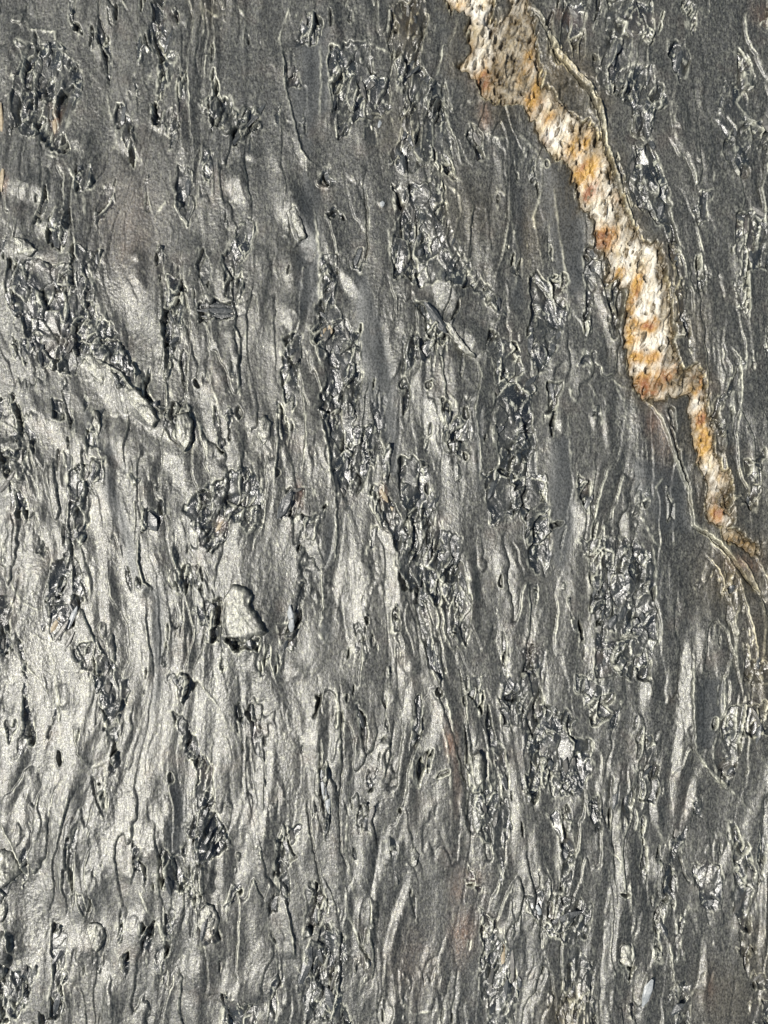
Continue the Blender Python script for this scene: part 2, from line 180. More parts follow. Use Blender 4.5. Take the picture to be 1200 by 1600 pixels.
LINES = [(0, (1108,846,1132,868,1152,902,1166,950,1180,1010,1186,1070), 'L', 4), (0, (1100,862,1122,890,1140,935,1150,990,1148,1050), 'L', 3), (0, (1150,862,1172,890,1190,930,1204,990), 'R', 4), (0, (1168,850,1186,880,1204,925), 'L', 3), (0, (826,10,842,28,854,52,863,75,880,100,900,124,918,142,930,165,938,190,944,220,955,262,966,295,978,335), 'C', 8), (0, (1140,868,1160,893,1182,925,1205,955), 'G', 5), (0, (828,0,845,20,858,45,868,68,886,92,905,115,922,132,936,158,944,185,948,205,952,225), 'R', 9), (0, (952,225,958,250,970,285,980,320,990,345,1000,375), 'R', 6), (0, (848,2,862,20,866,55,880,85), 'B', 2),
(0, (985,606,1018,636,1032,655,1045,690,1060,730,1074,760,1080,790,1084,822,1102,830,1126,850,1150,885,1175,915,1205,948), 'L', 6), (0, (1040,650,1050,680,1062,720,1076,755,1080,800), 'C', 7), (0, (1085,824,1110,838,1140,870,1165,905,1200,942), 'C', 6),
(0, (438,60,446,100,448,140,462,195,472,235,484,252,500,262), 'R', 4), (0, (455,8,445,30,436,60,444,88), 'B', 2), (0, (500,70,502,130,498,200), 'B', 1.2), (0, (560,55,590,75,612,84), 'B', 1.6),
(0, (680,135,692,165,700,200,712,225,720,260), 'L', 5), (0, (685,262,700,290,716,302,720,330,706,378,722,408,745,445,790,492), 'B', 3), (0, (772,290,796,310,799,345,812,400,806,440,800,460), 'B', 2),
(0, (800,200,828,225,848,250,846,300,834,340,842,380,850,425), 'B', 2.2), (0, (865,290,872,350,880,400,890,470), 'B', 1.5), (0, (730,190,748,205,780,218,800,215), 'B', 2), (0, (648,470,668,482,700,520,730,548,742,560), 'L', 5),
(0, (745,560,750,590,740,640,748,700,750,740), 'L', 4), (0, (685,560,692,605,712,630,725,690), 'B', 1.8), (0, (0,658,25,672,50,705,58,740,62,780), 'B', 4), (0, (262,634,290,640,310,660,324,680,326,730), 'B', 2.4),
(0, (300,470,318,462,336,468), 'B', 3), (0, (303,484,318,500,330,525), 'B', 2), (0, (365,505,378,530,372,580), 'R', 4), (0, (368,545,375,620,370,670,388,715,400,730), 'B', 2), (0, (252,440,256,520,262,600,264,640), 'R', 4),
(0, (150,560,190,580,220,620,262,645), 'R', 8), (0, (120,545,180,575,215,600), 'G', 3), (0, (218,830,218,880,226,910,240,920), 'R', 5), (0, (212,915,225,935), 'B', 2), (0, (20,940,18,985,25,1020,60,1060,85,1090), 'B', 2),
(0, (45,985,75,1005,85,1040,92,1110,96,1160), 'B', 2), (0, (500,880,503,950,498,980), 'L', 4), (0, (497,985,508,1005,516,985), 'B', 2), (0, (525,750,528,830,524,880), 'R', 3), (0, (562,975,565,1030,560,1080), 'L', 4),
(0, (530,1055,534,1120,536,1190,530,1260,533,1330,545,1360), 'C', 3), (0, (524,1062,530,1140,532,1200), 'B', 2), (0, (495,1085,498,1100,490,1122), 'C', 10), (0, (502,1145,500,1200,504,1250,510,1290), 'C', 4),
(0, (548,1000,552,1020,535,1040,525,1060), 'B', 2), (0, (685,1085,690,1130,700,1170,705,1230,706,1300), 'B', 2.5), (0, (697,1085,706,1130,712,1160), 'B', 2.5), (0, (720,1055,728,1100,728,1150), 'L', 4),
(0, (1010,820,1020,860,1026,900,1020,930), 'B', 2), (0, (995,770,1000,805,1020,845,1040,870), 'B', 1.6), (0, (985,610,965,600,955,590), 'B', 2), (0, (960,600,975,625,982,680), 'B', 1.5), (0, (1018,790,1025,760,1035,745), 'B', 1.6),
(0, (920,570,922,600,938,632), 'B', 2), (0, (890,600,892,620,908,635), 'B', 1.4), (0, (858,770,860,830,868,870), 'B', 1.2), (0, (885,640,890,690,892,740), 'B', 1.2), (0, (1140,540,1155,560,1158,600,1155,660), 'L', 4),
(0, (1150,70,1178,100,1172,130,1150,160,1175,190), 'B', 2), (0, (1084,1000,1078,1080,1084,1170,1110,1210,1150,1250), 'L', 5), (0, (1084,1170,1100,1195,1140,1232,1195,1290), 'B', 1.8),
(0, (1120,1135,1115,1180,1120,1220,1140,1230), 'B', 2.2), (0, (895,1290,905,1330,912,1390,918,1400), 'B', 2.6), (0, (870,1340,880,1395), 'B', 2), (0, (935,1310,970,1345,965,1370), 'B', 1.8), (0, (980,1205,1000,1200,1000,1190), 'B', 1.5),
(0, (1025,1285,1040,1320,1050,1335), 'B', 2), (0, (1060,1330,1070,1370,1080,1380), 'C', 4), (0, (1135,1285,1150,1330,1180,1400,1185,1440), 'B', 1.6), (0, (1045,1470,1050,1520,1060,1560), 'L', 5), (0, (1055,1510,1062,1480,1068,1460), 'B', 3),
(0, (825,1395,822,1420,835,1430,850,1430), 'B', 3), (0, (1150,1000,1130,1060,1128,1120), 'L', 4), (0, (1190,940,1196,980,1190,1040), 'B', 2.5), (0, (1160,935,1145,975,1150,1040), 'B', 2), (0, (140,1200,165,1190,165,1230,160,1265), 'B', 2),
(0, (145,1210,148,1240,165,1275), 'C', 4), (0, (210,1370,232,1420,258,1460,265,1480), 'B', 2), (0, (205,1380,215,1350,225,1330), 'L', 4), (0, (135,1435,142,1415,142,1400), 'C', 5), (0, (250,1420,252,1460,265,1472,280,1455), 'B', 3),
(0, (0,1280,20,1320,45,1380), 'L', 5), (0, (0,1435,12,1460,20,1500), 'L', 7), (0, (160,1110,170,1140,165,1200), 'B', 2), (0, (88,1065,96,1110), 'L', 3), (0, (115,1130,122,1175,140,1200), 'L', 3), (0, (300,1050,320,1080,345,1110,355,1140), 'B', 2),
(0, (330,1150,328,1190,322,1210), 'B', 2), (0, (440,1240,452,1260,450,1290), 'B', 2.5), (0, (445,1280,450,1320,462,1340,448,1350), 'C', 5), (0, (480,1250,485,1300,495,1350,510,1420), 'C', 3), (0, (535,1370,545,1430,565,1480,580,1510), 'B', 1.6), (0, (545,1250,540,1330,548,1370,560,1420), 'B', 1.5),
(0, (560,1450,565,1480,580,1500), 'C', 5), (0, (445,1400,460,1470,462,1500), 'R', 5), (0, (460,1505,490,1560,530,1600), 'B', 2), (0, (620,1550,645,1585,700,1575,720,1560), 'B', 1.5), (0, (608,1150,610,1180,598,1220), 'R', 4), (0, (755,1165,765,1185,775,1230), 'B', 3),
(0, (770,1150,790,1170,795,1230), 'B', 2), (0, (750,1540,760,1560,765,1600), 'B', 3), (0, (786,1440,792,1490,788,1550), 'B', 3.5), (0, (745,1270,770,1330,790,1380), 'B', 1.8), (0, (840,1180,850,1205,880,1220), 'B', 3), (0, (0,1095,15,1110,30,1060), 'G', 2),
(0, (0,820,10,900,35,940,75,960), 'B', 1.6), (0, (335,540,330,600,345,640), 'B', 1.2), (0, (433,620,436,700,430,760), 'R', 4), (0, (470,590,478,680,470,740), 'L', 4), (0, (500,640,515,700,520,760), 'R', 4), (0, (600,690,605,745), 'B', 2),
(0, (568,285,573,330,575,390,560,430), 'C', 4), (0, (610,300,608,360,614,420), 'B', 1.5), (0, (490,320,500,400,498,480), 'B', 1.6), (0, (130,380,150,460,158,490,180,520), 'B', 2.5), (0, (10,480,30,475,55,510,80,560), 'B', 3), (0, (245,60,262,95,270,100), 'B', 2),
(0, (105,30,118,45,135,62), 'B', 3), (0, (15,30,35,22,45,45,62,45,85,50,90,75,115,95,135,120), 'B', 3), (0, (315,0,320,40,318,60), 'B', 2), (0, (322,15,340,28,352,20), 'B', 2.5), (0, (368,5,385,30,378,70), 'B', 2.5), (0, (190,0,200,16), 'B', 3), (0, (165,140,172,180,185,210), 'B', 1),
(0, (65,240,100,250,130,300,140,380), 'B', 1.8), (0, (240,340,270,300,262,250), 'B', 1)]
LUMPS = [((365,914,384,917,396,930,392,944,400,956,412,975,418,986,410,992,398,991,389,999,374,995,356,993,349,976,350,955,352,934),7),
((136,1452,142,1441,152,1440,164,1448,167,1462,160,1478,154,1486,146,1480,143,1468),7), ((-8,1330,8,1325,22,1332,33,1348,36,1362,24,1372,10,1384,-8,1388),9), ((0,1402,10,1400,14,1420,6,1440,-6,1440),6),
((312,1420,322,1410,334,1416,344,1438,338,1460,328,1470,318,1462,310,1445),5), ((965,1480,972,1472,982,1474,988,1490,984,1506,972,1506,964,1496),5), ((132,552,150,556,166,580,160,600,146,590,134,572),5), ((200,612,214,606,236,630,250,656,240,668,222,650,206,632),6),
((404,655,414,650,424,662,424,684,412,696,404,684),5), ((640,1330,648,1322,654,1335,650,1352,642,1352),3), ((738,1180,748,1172,756,1190,754,1216,744,1230,738,1210),6), ((24,372,44,376,60,392,50,402,30,398),5), ((452,330,462,322,474,350,478,372,468,376,458,356),5), ((690,500,700,505,722,535,742,560,728,556,708,534),5), ((150,640,158,650,158,672,150,690,144,670),4), ((280,648,296,645,304,660,302,690,290,706,280,690,276,668),6)]
PITS = [(308,598,5,9,-.4,9),(685,1082,6,6,0,9),(618,37,5,14,0,8),(510,280,10,9,0,7),(522,340,9,6,0,6),(92,1190,5,11,-.2,8),(265,1215,5,8,0,7),(627,1265,3,4,0,7),(800,1092,9,8,0,7),(1040,1402,5,8,.4,9),(974,1390,8,4,0,8),(870,820,10,5,-.5,9),(318,1441,3,4,0,7),
(1090,410,4,14,.1,9),(1048,655,6,22,-.25,8),(725,712,3.5,7,0,7),(436,740,3.5,8,0,5),(728,645,5,9,.2,6),(695,645,6,12,0,6),(985,1508,9,5,.3,9),(790,740,14,5,0,8),(668,760,3,10,0,6),(782,906,3,9,.1,8),(620,965,4,6,0,7),(498,1100,4,18,.15,8),(561,1113,6,6,0,6),(630,600,7,8,0,6),(560,400,6,18,.4,6),
(160,1228,3,3,0,5),(745,215,5,16,-.4,5),(375,640,5,9,0,7),(343,962,8,18,.1,9),(372,1008,22,6,.3,8),(100,915,7,9,0,5),(95,928,3,4,0,6),(668,600,5,6,0,5),(345,800,4,6,0,4),(875,815,6,5,-.4,7),(1117,1130,5,9,.4,9),(690,1210,12,4,-.5,6),(970,1500,8,4,0,6),(855,255,4,5,0,5),(920,405,3,5,0,6),(1160,270,8,12,.2,6),(770,28,14,16,0,5),(870,85,9,16,-.3,7),(895,150,22,24,-.4,5),(925,160,9,14,-.2,6)]
KNOBS = [(286,672,14,18,0,7),(292,647,13,9,.3,7),(20,700,24,18,0,6),(8,1480,14,26,0,9),(150,735,10,16,0,5),(275,900,10,14,.4,5),(38,735,9,16,.2,5),(680,505,9,28,-.6,7),(345,487,30,9,0,4),(590,795,9,30,-.55,6),(1010,1535,9,26,.35,7),
(745,1205,16,36,0,6),(880,1440,24,10,-.3,5),(370,190,26,9,-.7,6),(395,182,18,7,-.9,6),(560,400,6,20,.45,5),(505,280,12,9,0,3),(765,1440,13,16,0,5),(320,1370,18,24,0,5),(160,555,16,14,0,4),(30,25,14,14,0,3),(210,590,12,16,-.5,5),(505,1265,7,30,0,4),(455,975,8,22,.05,4),(700,690,12,22,0,3),(330,165,20,14,0,4),(850,1210,12,20,0,4),(1065,180,14,26,0,3),(95,345,18,22,.3,6),(820,1080,14,20,0,3),(445,1300,12,18,.1,5),(425,1400,12,22,.4,4),(500,1230,7,30,-.1,3)]
FLAKES = [(455,968,11,44,.05,'p'),(112,968,10,46,-.45,'p'),(98,985,9,40,-.6,'g'),(88,975,9,30,-.55,'t'),(506,1225,9,50,.1,'p'),(512,1260,9,46,-.05,'p'),(1008,1545,15,44,-.35,'p'),(592,195,7,14,-.2,'p'),(597,320,8,9,0,'p'),(840,1420,9,20,.2,'p'),
(345,820,8,26,-.6,'t'),(4,200,9,70,0,'t'),(7,285,10,34,-.1,'t'),(85,190,10,36,-.1,'t'),(505,518,8,16,-.5,'t'),(516,515,7,14,.2,'t'),(600,775,7,24,.5,'t'),(615,800,7,20,.5,'t'),(340,478,9,52,1.5,'d'),(340,486,9,60,1.56,'d'),(342,494,8,50,1.6,'d'),(240,815,20,30,.3,'d'),(745,215,9,36,.5,'g'),(680,500,14,56,.6,'d'),
(560,398,9,40,-.4,'d'),(395,184,13,54,-.8,'d'),(370,212,12,34,-.4,'d'),(880,1432,13,56,-1.15,'d'),(110,1000,6,30,-.5,'g'),(580,1270,8,26,-.3,'g'),(20,745,8,24,-.6,'g'),(10,760,9,26,-.7,'g'),(445,790,16,46,-.5,'d'),(960,1245,12,34,-.2,'d'),(800,1510,9,50,0,'g'),(786,1500,7,60,0,'t'),(1060,1300,9,60,-.2,'g'),(475,1520,14,50,-.4,'d'),(515,1560,16,36,.2,'d'),(430,1410,12,36,-.3,'d'),(285,680,18,34,0,'d')]
CRUST = [(800,80,26,60,1),(800,140,24,30,1),(860,110,14,40,.8),(885,165,18,16,.8),(935,215,12,26,.8),(955,262,8,26,.9),(972,320,9,26,.9),(990,355,14,18,1),(1038,410,10,30,1),(1040,470,8,30,.8),(1052,540,8,40,.8),(745,60,12,30,.4),(1130,775,14,20,1),(905,205,10,18,.5),(1040,600,20,8,.6),(1165,850,34,20,1),(1150,845,30,14,.8),(1068,590,14,20,1),(1085,600,6,40,.8)]
OCHRE = [(915,268,20,26,1),(905,225,20,26,.7),(835,150,12,40,.8),(826,95,10,36,.8),(940,375,18,24,1),(966,432,9,14,1),(992,455,9,26,1),(985,485,9,14,.8),(990,510,12,12,.9),(1017,508,12,9,1),(988,530,14,14,.7),(990,563,17,12,1),(1020,560,12,12,.8),(1010,600,26,16,.9),(1045,590,15,13,.8),(860,185,12,14,.5),(728,78,14,14,.5),(760,120,18,24,.8),(1090,600,12,18,.8),(1098,655,12,20,.9),(1103,690,14,26,1),(1125,740,10,20,.3),(1120,805,12,16,1),(1160,850,30,14,.6),(715,10,14,12,.4)]
IRON = [(922,300,9,14,.8),(940,375,14,18,.9),(1014,508,9,6,.6),(1010,605,22,12,.9),(1047,588,14,11,.8),(758,125,12,18,.8),(725,80,8,10,.4),(1096,655,9,10,.8),(1122,808,10,14,1),(1128,780,14,12,.8),(992,462,5,14,.5),(1090,590,12,8,.5),(860,215,8,10,.4),(912,255,6,8,.6)]
# ------------------------------------------------------------------ drawing helpers on the grid
def window(x0, y0, x1, y1):
    a = max(0, int(np.searchsorted(gx, x0))); b = min(NX, int(np.searchsorted(gx, x1)) + 1)
    c = max(0, int(np.searchsorted(gy, y0))); d = min(NY, int(np.searchsorted(gy, y1)) + 1)
    return slice(c, d), slice(a, b)

WX = X + 5 * gn(X, Y, 34, 60, 501) + 2.5 * gn(X, Y, 9, 18, 502)      # ragged outlines
WY = Y + 8 * gn(X, Y, 40, 60, 503) + 4 * gn(X, Y, 10, 22, 504)

def poly_sdf(pts, x, y):
    inside = np.zeros(x.shape, bool); d = np.full(x.shape, 1e9, np.float32)
    n = len(pts)
    for i in range(n):
        ax, ay = pts[i]; bx, by = pts[(i + 1) % n]
        ex, ey = bx - ax, by - ay; L = ex * ex + ey * ey + 1e-6
        t = np.clip(((x - ax) * ex + (y - ay) * ey) / L, 0, 1)
        d = np.minimum(d, (x - ax - t * ex) ** 2 + (y - ay - t * ey) ** 2)
        c = (ay > y) != (by > y)
        xx = ax + (y - ay) / (by - ay + 1e-9) * ex
        inside ^= c & (x < xx)
    d = np.sqrt(d); return np.where(inside, d, -d)

def draw_poly(pts, pad=22, warp=1.0):
    xs = [p[0] for p in pts]; ys = [p[1] for p in pts]
    w = window(min(xs) - pad, min(ys) - pad, max(xs) + pad, max(ys) + pad)
    x = X[w] + (WX[w] - X[w]) * warp; y = Y[w] + (WY[w] - Y[w]) * warp
    return w, poly_sdf(pts, x, y)

def draw_line(pts, pad):
    """distance, side (-1 left of travel / +1 right), taper along a polyline"""
    xs = [p[0] for p in pts]; ys = [p[1] for p in pts]
    w = window(min(xs) - pad, min(ys) - pad, max(xs) + pad, max(ys) + pad)
    x = X[w] + 1.6 * gn(X[w], Y[w], 7, 9, 777); y = Y[w] + 1.6 * gn(X[w], Y[w], 8, 8, 778)
    best = np.full(x.shape, 1e9, np.float32); side = np.zeros(x.shape, np.float32); tt = side.copy()
    n = len(pts) - 1
    for i in range(n):
        ax, ay = pts[i]; bx, by = pts[i + 1]; ex, ey = bx - ax, by - ay; L = ex * ex + ey * ey + 1e-6
        t = np.clip(((x - ax) * ex + (y - ay) * ey) / L, 0, 1)
        d = (x - ax - t * ex) ** 2 + (y - ay - t * ey) ** 2
        m = d < best; s = np.sign(ex * (y - ay) - ey * (x - ax))
        best = np.where(m, d, best); side = np.where(m, s, side); tt = np.where(m, (i + t) / n, tt)
    return w, np.sqrt(best), side, np.clip(np.minimum(tt, 1 - tt) * 5, 0, 1)

# ------------------------------------------------------------------ flow of the foliation
FX = X.copy()
for cx, cy, rx, ry, s in LEAN:
    FX -= s * (Y - cy) * np.exp(-((X - cx) / rx) ** 2 - ((Y - cy) / ry) ** 2)
FX += 24 * gn(X, Y, 210, 300, 11) + 9 * gn(X, Y, 70, 130, 12) + 3 * gn(X, Y, 22, 40, 13)
FY = Y

# rough masks
RAG = 4.0 * gn(FX, FY, 10, 42, 305) + 1.6 * gn(FX, FY, 5, 16, 306) - .5
rough = np.zeros(X.shape, np.float32); patch = np.zeros(X.shape, np.int32)
depth = np.zeros(X.shape, np.float32)
for k, (t, flat, dep) in enumerate(ROUGH):
    pts = poly(t, flat); w, d = draw_poly(pts, 26, 1.3)
    d = d + RAG[w]; m = sst(-1.5, 1.5, d)
    patch[w] = np.where((d > 0) & (patch[w] == 0), k + 1, patch[w])
    rough[w] = np.maximum(rough[w], m); depth[w] = np.maximum(depth[w], dep * sst(-2, 5, d))
# scattered small broken spots of the same kind, strung out along the foliation
spot = fbm(FX, FY, 25, 120, 301, 3, .55) + .45 * gn(X, Y, 120, 260, 302)
sm = sst(.66, .72, spot); depth = np.maximum(depth, sm * 3.2)
rim = np.exp(-((spot - .61) / .03) ** 2) * .8
rough = np.maximum(rough, sm * .95)
for k, (t, flat, dep) in enumerate(ROUGH):
    w, d = draw_poly(poly(t, flat), 26, 1.3); d = d + RAG[w]; rim[w] = np.maximum(rim[w], np.exp(-((d + 2.2) / 1.5) ** 2))
rim = rim * (1 - rough)

smooth = np.zeros(X.shape, np.float32)
for t, flat in SMOOTH:
    w, d = draw_poly(poly(t, flat), 30, .6); smooth[w] = np.maximum(smooth[w], sst(-6, 8, d))

vein = np.zeros(X.shape, np.float32); vein_d = np.full(X.shape, -99., np.float32)
for t, flat in VEIN:
    w, d = draw_poly(poly(t, flat), 60, 1.1); d = d + 5.5 * gn(X[w] + .42 * Y[w], Y[w], 9, 34, 66) + 2 * gn(X[w] + .42 * Y[w], Y[w], 4, 12, 67); vein_d[w] = np.maximum(vein_d[w], d)
vein = sst(-1, 1, vein_d)
stain = np.zeros(X.shape, np.float32)
stain = np.maximum(stain, sst(-11, 0, vein_d + 5 * gn(X, Y, 14, 22, 63)))
stain = np.maximum(stain, .55 * sst(-34, 2, vein_d + 10 * gn(X, Y, 30, 40, 61)))
for x, y, rx, ry, s in STAIN:
    w = window(x - 3 * rx, y - 3 * ry, x + 3 * rx, y + 3 * ry)
    g = np.exp(-((WX[w] - x) / rx) ** 2 - ((WY[w] - y) / ry) ** 2) * s; stain[w] = np.maximum(stain[w], g)
rust = np.zeros(X.shape, np.float32)
for x, y, rx, ry, s in RUST:
    w = window(x - 3 * rx, y - 3 * ry, x + 3 * rx, y + 3 * ry)
    g = np.exp(-((WX[w] - x) / rx) ** 2 - ((WY[w] - y) / ry) ** 2) * s
    rust[w] = np.maximum(rust[w], g * .7 * (.6 + .8 * np.abs(gn(FX[w], FY[w], 6, 30, 62))))

clear = (1 - rough) * (1 - vein)
# ------------------------------------------------------------------ height, in pixels
H = 5 * gn(X, Y, 260, 420, 21) + 3.2 * gn(FX, FY, 80, 380, 22) + 2.2 * gn(FX, FY, 38, 230, 23) + .45 * gn(FX, FY, 19, 110, 24) + .2 * gn(FX, FY, 14, 34, 25)
H += 2.4 * gn(FX, FY, 50, 110, 26) * sst(-.1, .5, gn(X, Y, 150, 220, 27))
# overlapping laminae with rounded lips, long and flowing
gate = sst(-.15, .35, gn(FX, FY, 16, 48, 37) + .5 * gn(X, Y, 7, 12, 38))
def laminae(T, sp, A, sharp):
    q = T / sp; f = q - np.floor(q)
    return A * (1 - np.exp(-f / sharp)) * (1 - f) ** .8, f
T = gn(FX, FY, 100, 430, 31) + .42 * gn(FX, FY, 42, 170, 32) + .13 * gn(FX, FY, 17, 60, 33) + .04 * gn(FX, FY, 7, 16, 34)
h1, f = laminae(T, .46, 5.6, .05)
pres = sst(-.15, .4, gn(X, Y, 130, 210, 35) + .5 * gn(FX, FY, 40, 120, 36))
H += h1 * (.15 + .85 * pres) * (1 - .6 * smooth)
lip = np.exp(-((f - .06) / .03) ** 2) * pres * gate
H += .6 * lip * clear
T2 = gn(FX, FY, 50, 280, 41) + .4 * gn(FX, FY, 19, 90, 42) + .12 * gn(FX, FY, 7, 24, 43)
h2, f2 = laminae(-T2, .6, 3.0, .06)
pres2 = sst(.1, .5, gn(X, Y, 90, 150, 45) + .4 * gn(FX, FY, 26, 60, 46))
H += h2 * pres2 * (1 - smooth)
# streaks and grain
H += .35 * gn(FX, FY, 9, 80, 51) * sst(.0, .6, gn(X, Y, 130, 200, 56)) + .10 * gn(FX, FY, 4, 46, 57) + .12 * gn(FX, FY, 5.5, 16, 52) * (1 - .6 * smooth)
grain = (.13 * gn(FX, FY, 4.0, 5, 53) + .26 * gn(FX, FY, 2.5, 3.0, 54))
H += grain * (1 - .35 * smooth) * (.7 + .7 * sst(-.3, .5, gn(X, Y, 80, 120, 55)))

# broken bands: facets
fa, ea = facets(FX + 5 * gn(X, Y, 20, 26, 71), FY, 20, 50, 72, 1.0)
fb, eb = facets(FX + .45 * FY + 3 * gn(X, Y, 12, 14, 73), FY, 10, 27, 74, 1.1)
fc, ec = facets(X - .5 * Y + 2 * gn(X, Y, 6, 9, 79), Y + .2 * X, 4.6, 11, 76, 1.2)
brk = rough * (.4 + .6 * sst(-.35, .15, gn(FX, FY, 20, 50, 77) + .3 * gn(X, Y, 90, 90, 78)))
frac = 10.5 * fa + 7.0 * fb * sst(-.4, .3, gn(X, Y, 40, 60, 70)) + 1.6 * fc * sst(-.0, .5, gn(X, Y, 26, 40, 69)) - .5 * np.exp(-(ea / .06) ** 2)
H = H + brk * frac * (1 - vein) - depth * (.4 + .6 * brk)
# vein: ragged slivers of quartz, slanting
vx = X + .42 * Y + 3 * gn(X, Y, 14, 20, 81)
va, vea = facets(vx, Y, 11, 26, 82, .8)
vb, veb = facets(vx, Y, 5.2, 12, 84, 1.0)
vc, vec = facets(vx + 5 * gn(X, Y, 25, 30, 89), Y, 24, 44, 98, .7)
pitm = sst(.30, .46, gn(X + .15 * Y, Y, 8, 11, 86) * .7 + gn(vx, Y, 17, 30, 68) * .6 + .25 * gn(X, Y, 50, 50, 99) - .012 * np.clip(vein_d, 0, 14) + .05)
vein_h = 4.5 * vc - 1.0 * np.exp(-(vec / .05) ** 2) + 1.8 * va + 2.2 * vb + 1.6 * gn(vx, Y, 5, 18, 87) + .8 * gn(vx, Y, 3, 9, 88) - .6 * np.exp(-(vea / .10) ** 2) - 7 * pitm + 1.2 * gn(X, Y, 30, 50, 85)
H = H * (1 - .6 * vein) + vein * (vein_h - 1.5) 
H -= 4.5 * np.exp(-(vein_d / 2.8) ** 2)
for x, y, rx, ry, a, dep in VPITS:
    w = window(x - 40, y - 40, x + 40, y + 40); ca, sa = math.cos(a), math.sin(a)
    u = ((X[w] - x) * ca + (Y[w] - y) * sa) / rx; v = (-(X[w] - x) * sa + (Y[w] - y) * ca) / ry
    H[w] -= dep * (1 - sst(.6, 1.1, np.sqrt(u * u + v * v)))

# glossy swells that lean towards the light
for t, x, y, rx, ry, lean, s in BRIGHT:
    x, y = tp(t, x, y); k = TILES[t][2]; rx /= k; ry /= k
    w = window(x - 3.2 * rx - 30, y - 3.2 * ry - 30, x + 3.2 * rx + 30, y + 3.2 * ry + 30)
    dx = X[w] - x - lean * (Y[w] - y); dy = Y[w] - y
    g = np.exp(-(dx / (rx * 1.25)) ** 2 - (dy / (ry * 1.25)) ** 2)
    pv = Vector(((x - 600) * S, (800 - y) * S, 0)); hv = (cam.location - pv).normalized() + SUN_DIR
    sx, sy = -hv.x / hv.z, hv.y / hv.z; k1 = min(1.0, s)
    g2 = np.clip(g * 1.5, 0, 1)
    brkn = .80 + .20 * sst(-.45, .2, gn(FX[w], FY[w], 13, 30, 96) + .5 * gn(X[w], Y[w], 6, 9, 97))
    H[w] = H[w] * (1 - .15 * g2 * k1) + s * 2.4 * g + g2 * brkn * min(1, s * 1.15) * np.clip(sx * dx + sy * dy, -15, 15) 
for t, flat in SMOOTH:
    pts = poly(t, flat); cx = sum(p[0] for p in pts) / len(pts)
    w, d = draw_poly(pts, 30, .6); g = sst(-10, 14, d)
    H[w] += g * (-.07) * (X[w] - cx) + 1.0 * g

# hand-placed ledges, ridges and cracks
wear_glint_h = .75 * rim * sst(-.1, .4, gn(X, Y, 9, 18, 94) + .6 * gn(X, Y, 40, 60, 95))  # pale rims around broken patches, painted in as edge highlights
for t, flat, kind, amp in LINES:
    pts = poly(t, flat); w, d, side, tap = draw_line(pts, 45)
    if kind == 'L' or kind == 'R':                 # step: high on the left / right of the line of travel
        sgn = -1 if kind == 'L' else 1
        sd = d * side * sgn
        H[w] += amp * tap * sst(-1.2, 1.2, sd) * np.exp(-np.maximum(sd, 0) / 16)
        H[w] += .5 * tap * amp * .3 * np.exp(-((sd - 1.5) / 1.6) ** 2)
        wear_glint_h[w] = np.maximum(wear_glint_h[w], tap * np.exp(-((sd - 2) / (1.5 if amp < 6 else 3.0)) ** 2) * min(1, amp / 5) * (.35 + .65 * gate[w]))
    elif kind == 'B':                              # raised bead
        H[w] += .55 * amp * tap * np.exp(-(d / 2.0) ** 2) * (.4 + .6 * gate[w])
        wear_glint_h[w] = np.maximum(wear_glint_h[w], tap * np.exp(-(d / 1.6) ** 2) * (.25 + .75 * gate[w]))
    elif kind == 'C':                              # open crack
        H[w] -= amp * tap * (1 - sst(.8, 2.6, d))
    elif kind == 'G':                              # broad groove or fold
        H[w] -= amp * tap * np.exp(-(d / 7) ** 2)
for x, y, rx, ry, a, dep in PITS:
    w = window(x - 60, y - 60, x + 60, y + 60); ca, sa = math.cos(a), math.sin(a)
    u = ((WX[w] - x) * ca + (WY[w] - y) * sa) / rx; v = (-(WX[w] - x) * sa + (WY[w] - y) * ca) / ry
    r = np.sqrt(u * u + v * v)
    H[w] += -dep * (1 - sst(.7, 1.05, r)) + .8 * np.exp(-((r - 1.25) / .2) ** 2)
for x, y, rx, ry, a, hh in KNOBS:
    w = window(x - 90, y - 90, x + 90, y + 90); ca, sa = math.cos(a), math.sin(a)
    u = ((WX[w] - x) * ca + (WY[w] - y) * sa) / rx; v = (-(WX[w] - x) * sa + (WY[w] - y) * ca) / ry
    r = (np.abs(u) ** 2.6 + np.abs(v) ** 2.6) ** (1 / 2.6) + .16 * gn(X[w], Y[w], .8 * rx, .7 * ry, int(x)) + .05 * gn(X[w], Y[w], 6, 7, 5)
    H[w] += hh * sst(1.02, .80 - .4 * np.clip(u, 0, 1) - .3 * np.clip(-v, 0, 1), r) * (.75 + .25 * sst(-1.0, .5, v)) * (.92 + .05 * gn(X[w], Y[w], rx * .7, ry * .6, int(y)))  - .22 * hh * np.exp(-((r - 1.1) / .1) ** 2) * sst(0, .6, .6 * u + v)

# ------------------------------------------------------------------ pale crests: edge wear, plus rim highlights and glints painted into the colour
def box(a, r):
    for ax in (0, 1):
        c = np.cumsum(np.pad(a, [(r + 1, r) if i == ax else (0, 0) for i in (0, 1)], mode='edge'), axis=ax, dtype=np.float64)
        n = a.shape[ax]
        a = ((np.take(c, range(2 * r + 1, n + 2 * r + 1), ax) - np.take(c, range(0, n), ax)) / (2 * r + 1)).astype(np.float32)
    return a
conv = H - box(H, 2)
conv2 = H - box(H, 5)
wear_glint = sst(.34, 1.1, conv) * (.15 + .85 * sst(-.1, .6, gn(X, Y, 60, 90, 91) + .4 * gn(X, Y, 14, 20, 92))) + .5 * sst(.9, 2.0, conv2) * rough * sst(.1, .4, gn(X, Y, 9, 14, 93))
wear_glint = np.clip(np.maximum(wear_glint, wear_glint_h * .9), 0, 1) * (1 - vein)
crev = sst(.8, 3.0, -conv2)         # dust-free deep joints keep dark mineral

